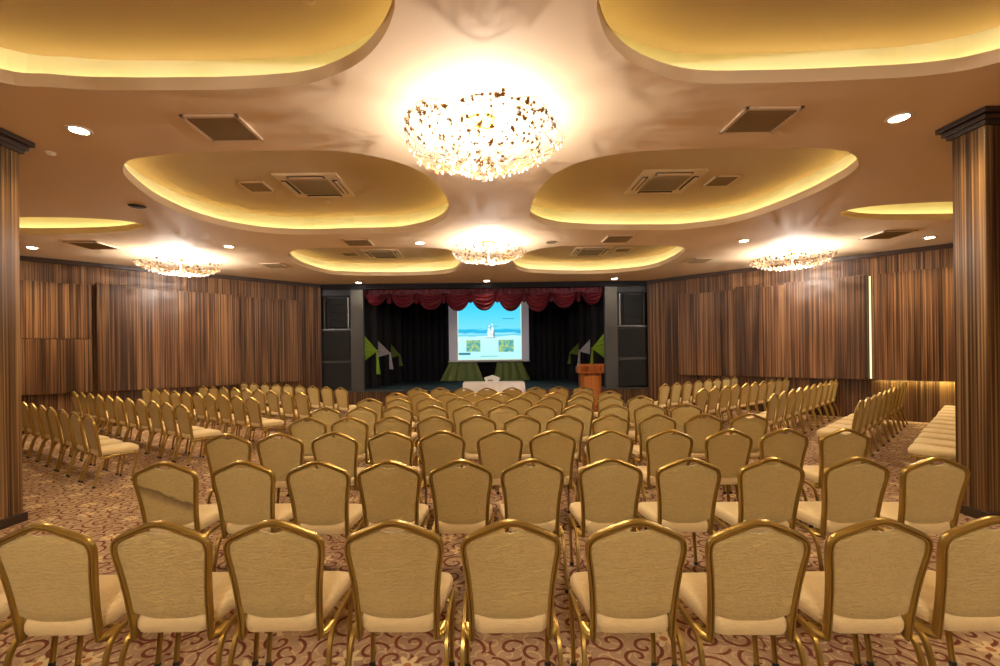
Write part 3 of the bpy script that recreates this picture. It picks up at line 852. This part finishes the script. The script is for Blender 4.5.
RIGHT = [((5.51, 5.15), (9.62, 8.79), 11), ((5.308, 6.379), (8.95, 9.62), 10), ((4.83, 7.56), (8.45, 10.88), 10), ((4.20, 8.75), (7.71, 11.57), 10), ((3.98, 10.05), (6.83, 12.38), 8)]
for r, (a, b, n) in enumerate(RIGHT):
    rz0 = math.atan2(b[1] - a[1], b[0] - a[0])
    for k in range(n):
        t = k / (n - 1); x = a[0] + (b[0] - a[0]) * t; y = a[1] + (b[1] - a[1]) * t
        if 0 < k < n - 1: x += random.uniform(-.007, .007); y += random.uniform(-.007, .007)
        rz = rz0 + random.uniform(-.015, .015)
        w = 'at the aisle end' if k == 0 else ('at the wall end' if k == n - 1 else (ORD[k] + ' from the aisle'))
        put_chair(x - BK * math.sin(rz), y + BK * math.cos(rz), rz, 'gold chair %s, %s slanted row by the right wall' % (w, AR[r]), 'slanted chair rows by the right wall')

# ---------------------------------------------------------------- ceiling fittings
def downlight(x, y, label, power=60, z=ZC):
    t = empty('downlight', (x, y, z)); tag(t, label, 'downlight', 'recessed ceiling downlights')
    bm = bmesh.new(); lathe(bm, [(.075, -.001), (.078, -.012), (.105, -.010), (.110, -.001)], 24); link('trim_ring', bm, M['ring'], t)
    bm = bmesh.new(); lathe(bm, [(.0001, -.006), (.074, -.006), (.074, -.001), (.0001, -.001)], 20); link('lens', bm, M['down'], t)
    li = bpy.data.lights.new('downlight_beam', 'SPOT'); li.energy = power; li.color = (1., .78, .48); li.spot_size = 2.5; li.spot_blend = .9; li.shadow_soft_size = .06
    lo = bpy.data.objects.new('downlight_beam', li); COL.objects.link(lo); lo.parent = t; lo.location = (0, 0, -.03)
DL = [(-3.98, 4.42, 'large glowing downlight between the near left coffer and the left pillar'), (4.03, 4.37, 'large glowing downlight beside the right pillar crown'),
      (-5.24, 9.18, 'downlight right of the chandelier by the left wall'), (5.29, 9.22, 'downlight left of the chandelier by the right wall'),
      (-9.15, 9.08, 'downlight in the corner above the left wall beside the pillar'), (9.02, 9.14, 'downlight in the corner above the right wall beside the pillar'),
      (-1.33, 9.10, 'small downlight left of the middle chandelier'),
      (-3.97, 14.0, 'small downlight over the left end of the stage edge'), (.02, 13.95, 'small downlight over the middle of the stage edge'), (3.95, 13.82, 'small downlight over the right end of the stage edge'),
      (-3.98, -.35, 'added unseen downlight behind the camera on the left'), (4.03, -.35, 'added unseen downlight behind the camera on the right'),  # this pair is added out of view as fill from behind
      (-8.2, 3.6, 'added unseen downlight outside the left pillar'), (8.2, 3.6, 'added unseen downlight outside the right pillar'), (-8.2, -1.2, 'added unseen downlight at the rear left'), (8.2, -1.2, 'added unseen downlight at the rear right')]  # unseen extras put in to help light the chair backs
for x, y, l in DL: downlight(x, y, l, 13 if y > 13 else 115)
def disc_thing(name, x, y, z, prof, mat, label, cat):
    bm = bmesh.new(); lathe(bm, prof, 20); o = link(name, bm, mat, None, True, 40); o.location = (x, y, z); tag(o, label, cat); return o
disc_thing('ceiling_speaker', -5.16, 6.67, ZC, [(.0001, -.012), (.10, -.012), (.115, -.001), (.0001, -.001)], M['ventdark'], 'round black ceiling speaker left of the middle left coffer', 'speaker')
disc_thing('unlit_downlight', 1.33, 9.15, ZC, [(.0001, -.006), (.07, -.006), (.085, -.012), (.11, -.010), (.11, -.001), (.0001, -.001)], M['vent'], 'unlit dark downlight right of the middle chandelier', 'downlight')
SD = [(.0001, -.035), (.025, -.035), (.035, -.022), (.048, -.02), (.05, -.001), (.0001, -.001)]
disc_thing('smoke_detector', -2.69, 7.66, ZT, SD, M['acpanel'], 'smoke detector behind the ceiling cassette in the middle left coffer', 'smoke detector')
disc_thing('smoke_detector', -1.28, 3.30, ZT, SD, M['acpanel'], 'smoke detector in the near left coffer at the photo top', 'smoke detector')
disc_thing('smoke_detector', -4.73, 4.90, ZC, SD, M['ceil'], 'tiny smoke detector on the soffit beside the left pillar', 'smoke detector')

def vent(x, y, w, d, z, label, rz=0., group='ceiling air vents'):
    t = empty('air_vent', (x, y, z), rz); tag(t, label, 'air vent', group)
    bm = bmesh.new()
    for lo, hi in (((-w / 2, -d / 2), (w / 2, -d / 2 + .035)), ((-w / 2, d / 2 - .035), (w / 2, d / 2)), ((-w / 2, -d / 2), (-w / 2 + .035, d / 2)), ((w / 2 - .035, -d / 2), (w / 2, d / 2))):
        box(bm, (lo[0], lo[1], -.022), (hi[0], hi[1], -.001), .003)
    link('frame', bm, M['ventframe'], t, smooth=False)
    bm = bmesh.new(); box(bm, (-w / 2 + .03, -d / 2 + .03, -.005), (w / 2 - .03, d / 2 - .03, -.001)); link('backing', bm, M['ventdark'], t, smooth=False)
    bm = bmesh.new(); n = max(5, int(d / .045)); R = Matrix.Rotation(-.6, 3, 'X')
    for k in range(n):
        yy = -d / 2 + .035 + (d - .07) * (k + .5) / n
        vs = box(bm, (-w / 2 + .035, -.018, -.002), (w / 2 - .035, .018, .002), rot=R)
        for v in vs: v.co += Vector((0, yy, -.014))
    link('louvre', bm, M['vent'], t, smooth=False)
vent(-2.55, 4.41, .54, .50, ZC, 'large louvred vent in front of the near left coffer')
vent(2.68, 4.38, .54, .48, ZC, 'large louvred vent in front of the near right coffer')
vent(-7.8, 8.95, .62, .62, ZC, 'louvred vent near the pillar over the left chair rows')
vent(7.9, 8.85, .62, .62, ZC, 'louvred vent near the pillar over the right chair rows')
vent(-5.22, 11.15, .52, .55, ZC, 'far louvred vent left of the far left coffer')
vent(5.30, 11.15, .52, .55, ZC, 'far louvred vent right of the far right coffer')
vent(-2.54, 8.96, .54, .50, ZC, 'louvred vent between the middle and far left coffers')
vent(2.62, 8.92, .54, .55, ZC, 'louvred vent between the middle and far right coffers')
vent(-3.53, 6.95, .40, .42, ZT, 'small vent left of the cassette in the middle left coffer')
vent(3.65, 6.93, .40, .42, ZT, 'small vent right of the cassette in the middle right coffer')
vent(-3.52, 11.65, .42, .42, ZT, 'small vent left of the cassette in the far left coffer')
vent(3.52, 11.55, .42, .42, ZT, 'small vent right of the cassette in the far right coffer')

def cassette(x, y, label):
    t = empty('ceiling_air_conditioner', (x, y, ZT)); tag(t, label, 'air conditioner', 'ceiling cassette air conditioners')
    h = .47
    bm = bmesh.new(); box(bm, (-h, -h, -.035), (h, h, -.001), .015); link('panel', bm, M['acpanel'], t, smooth=False)
    bm = bmesh.new(); box(bm, (-.29, -.29, -.048), (.29, .29, -.030), .01)
    g = link('intake_grille', bm, M['acgrille'], t, smooth=False)
    bm = bmesh.new()
    for k in range(11): box(bm, (-.27, -.262 + k * .05, -.054), (.27, -.240 + k * .05, -.046))
    link('grille_slat', bm, M['vent'], g, smooth=False)
    for k in range(4):
        R = Matrix.Rotation(k * PI / 2, 3, 'Z'); bm = bmesh.new()
        vs = box(bm, (-.27, .335, -.046), (.27, .42, -.030), .006)
        for v in vs: v.co = R @ v.co
        f = link('air_outlet', bm, M['ventdark'], t, smooth=False)
        bm = bmesh.new(); vs = box(bm, (-.25, .365, -.056), (.25, .412, -.044), .004)
        for v in vs: v.co = R @ v.co
        link('flap', bm, M['acpanel'], f, smooth=False)
cassette(-2.60, 6.92, 'square ceiling cassette air conditioner in the middle left coffer')
cassette(2.76, 6.94, 'square ceiling cassette air conditioner in the middle right coffer')
cassette(-2.66, 11.65, 'square ceiling cassette air conditioner in the far left coffer')
cassette(2.72, 11.65, 'square ceiling cassette air conditioner in the far right coffer')

# ---------------------------------------------------------------- flower-bowl chandeliers
def star(bm, c, nrm, r, mat=0, k=5):
    n = Vector(nrm).normalized(); a = n.orthogonal().normalized(); b = n.cross(a); ph = random.random() * 6
    c = Vector(c); ctr = bm.verts.new(c - n * r * .12); ctr2 = bm.verts.new(c - n * (r * .12 - .004)); vs = []
    for i in range(2 * k):
        q = ph + PI * i / k; rr = r if i % 2 == 0 else r * .30
        vs.append(bm.verts.new(c + (a * math.cos(q) + b * math.sin(q)) * rr + n * (.1 * r if i % 2 == 0 else 0)))
    for i in range(2 * k):
        f = bm.faces.new((ctr, vs[i], vs[(i + 1) % (2 * k)])); f.material_index = mat
        f = bm.faces.new((ctr2, vs[(i + 1) % (2 * k)], vs[i])); f.material_index = mat
def chandelier_parts(t, R, dep, nleaf, nwire=18):
    # shell radius as a function of the drop
    def shell(a, q, jit=0.):
        # q = 0 at the rim, 1 at the bottom
        th = q * PI / 2
        r = R * math.cos(th) ** .75 * (1 + .05 * math.sin(a * 5 + 1)) + jit
        z = -.18 - dep * math.sin(th) ** 1.15 + .02 * math.sin(a * 7) * (1 - q)
        return Vector((r * math.cos(a), r * math.sin(a), z))
    bm = bmesh.new(); lathe(bm, [(.0001, -.001), (.14, -.001), (.15, -.02), (.12, -.045), (.03, -.06), (.0001, -.06)], 24); link('ceiling_plate', bm, M['amber'], t)
    bm = bmesh.new(); tube(bm, [(0, 0, -.05), (0, 0, -.18 - dep)], circ(.008, 6), ref=Vector((1, 0, 0)), cap=True)
    for k in range(nwire):
        a = 2 * PI * k / nwire; tw = random.uniform(-.5, .5)
        tube(bm, [shell(a + tw * q, q) for q in [i / 10 for i in range(10)] + [.99]], circ(.004, 4), ref=Vector((0, 0, 1)))
    for q in (.0, .33, .62):
        tube(bm, [shell(2 * PI * i / 64, q) for i in range(64)], circ(.0045, 4), closed=True, ref=Vector((0, 0, 1)))
    for k in range(10):        # loose looping tendrils round the rim
        a = 2 * PI * (k + .3 * random.random()) / 10
        pts = []
        for i in range(9):
            u = i / 8; pts.append(shell(a + .55 * u, .02, .02 * math.sin(u * PI)) + Vector((0, 0, .05 * math.sin(u * PI))))
        tube(bm, pts, circ(.004, 4), ref=Vector((0, 0, 1)))
    link('wire_basket', bm, M['wire'], t)
    bm = bmesh.new()
    for k in range(nleaf):
        q = random.random() ** 1.25 * .93; a = random.random() * 2 * PI
        p = shell(a, q, random.uniform(-.03, .03)); p.z += random.uniform(-.02, .02)
        n = Vector((p.x, p.y, (p.z + .18) * 2.2 - .15)) + Vector((random.uniform(-.3, .3), random.uniform(-.3, .3), random.uniform(-.3, .3)))
        star(bm, p, n, random.uniform(.025, .039) * (R / .75) ** .3)
    for k in range(nleaf // 8):     # a garland along the rim
        a = random.random() * 2 * PI; p = shell(a, .03, random.uniform(-.02, .03)); p.z += random.uniform(-.03, .06)
        star(bm, p, Vector((p.x, p.y, random.uniform(-.8, -.1))), random.uniform(.024, .036))
    lf = link('leaf_blossoms', bm, M['leaf'], t, smooth=False); lf['kind'] = 'stuff'
    bm = bmesh.new()
    for k in range(int(nleaf * .45)):
        q = random.random() ** .8 * .97; a = random.random() * 2 * PI
        p = shell(a, q, random.uniform(-.02, .03)); p.z -= .015
        m_ = Matrix.Translation(p) @ Matrix.Diagonal((1, 1, 1.5, 1))
        bmesh.ops.create_icosphere(bm, subdivisions=1, radius=random.uniform(.009, .015), matrix=m_)
    cr = link('crystal_beads', bm, M['crystal'], t); cr['kind'] = 'stuff'
    bm = bmesh.new()
    for k in range(26): star(bm, Vector((random.gauss(0, .05), random.gauss(0, .05), -.195 - dep + random.uniform(-.015, .015))), Vector((random.gauss(0, .5), random.gauss(0, .5), -1)), .035)
    link('bottom_rosette', bm, M['leaf'], t, smooth=False)
    bm = bmesh.new()
    for k in range(16): star(bm, Vector((random.gauss(0, .03), random.gauss(0, .03), -.072)), Vector((random.gauss(0, .5), random.gauss(0, .5), -1)), .055)
    link('ceiling_rosette', bm, M['amber'], t, smooth=False)
    for k in range(8):
        a = 2 * PI * k / 8; rr = R * .47
        bm = bmesh.new(); bmesh.ops.create_uvsphere(bm, u_segments=10, v_segments=8, radius=.022, matrix=Matrix.Translation((rr * math.cos(a), rr * math.sin(a), -.10)))
        b_ = link('bulb', bm, M['bulb'], t)
    bm = bmesh.new()
    bm = bmesh.new()
    for k in range(8):
        a = 2 * PI * k / 8; rr = R * .47
        tube(bm, [(.02 * math.cos(a), .02 * math.sin(a), -.06), (rr * .6 * math.cos(a), rr * .6 * math.sin(a), -.055), (rr * math.cos(a), rr * math.sin(a), -.08)], circ(.006, 6), ref=Vector((0, 0, 1)))
    link('lamp_arm', bm, M['wire'], t)
CH = [(-.02, 4.34, .74, .20, 560, 'large flower-bowl chandelier nearest the camera, over the centre rows', 95),
      (.05, 9.12, .73, .20, 300, 'gold flower-bowl chandelier over the middle of the far centre rows', 105),
      (-6.85, 10.1, .79, .20, 300, 'gold flower-bowl chandelier by the left wall', 135),
      (6.95, 10.2, .79, .20, 300, 'gold flower-bowl chandelier by the right wall', 135),
      (-.02, -2.4, .74, .20, 120, 'added unseen flower-bowl chandelier behind the camera', 330)]  # out of view, added so its light reaches the chair backs
for x, y, R, dep, nl, lab, pw in CH:
    t = empty('chandelier', (x, y, ZC)); tag(t, lab, 'chandelier', 'flower-bowl chandeliers')
    chandelier_parts(t, R, dep, nl)
    for k in range(3):
        a = 2 * PI * k / 3 + .5; li = bpy.data.lights.new('chandelier_lamp', 'POINT'); li.energy = pw / 3; li.color = (1., .94, .88); li.shadow_soft_size = .015
        lo = bpy.data.objects.new('chandelier_lamp', li); COL.objects.link(lo); lo.parent = t; lo.location = (.13 * math.cos(a), .13 * math.sin(a), -.30)

# ---------------------------------------------------------------- world, camera, colour
w = bpy.data.worlds.new('world'); scn.world = w; w.use_nodes = True
w.node_tree.nodes['Background'].inputs[0].default_value = (1, .85, .65, 1); w.node_tree.nodes['Background'].inputs[1].default_value = .02
cd = bpy.data.cameras.new('camera'); cam = bpy.data.objects.new('camera', cd); COL.objects.link(cam)
cd.sensor_width = 36; cd.lens = 16.2; cd.shift_x = .013; cd.shift_y = .020; cd.clip_start = .05
cam.location = (0, 0, 1.66); cam.rotation_euler = (PI / 2, .012, 0)
scn.camera = cam
scn.view_settings.view_transform = 'Standard'; scn.view_settings.look = 'None'
scn.view_settings.gamma = 1; scn.view_settings.use_curve_mapping = False
scn.view_settings.exposure = 1.02
scn.cycles.use_denoising = True
scn.cycles.max_bounces = 8; scn.cycles.diffuse_bounces = 5
scn.cycles.sample_clamp_indirect = 6
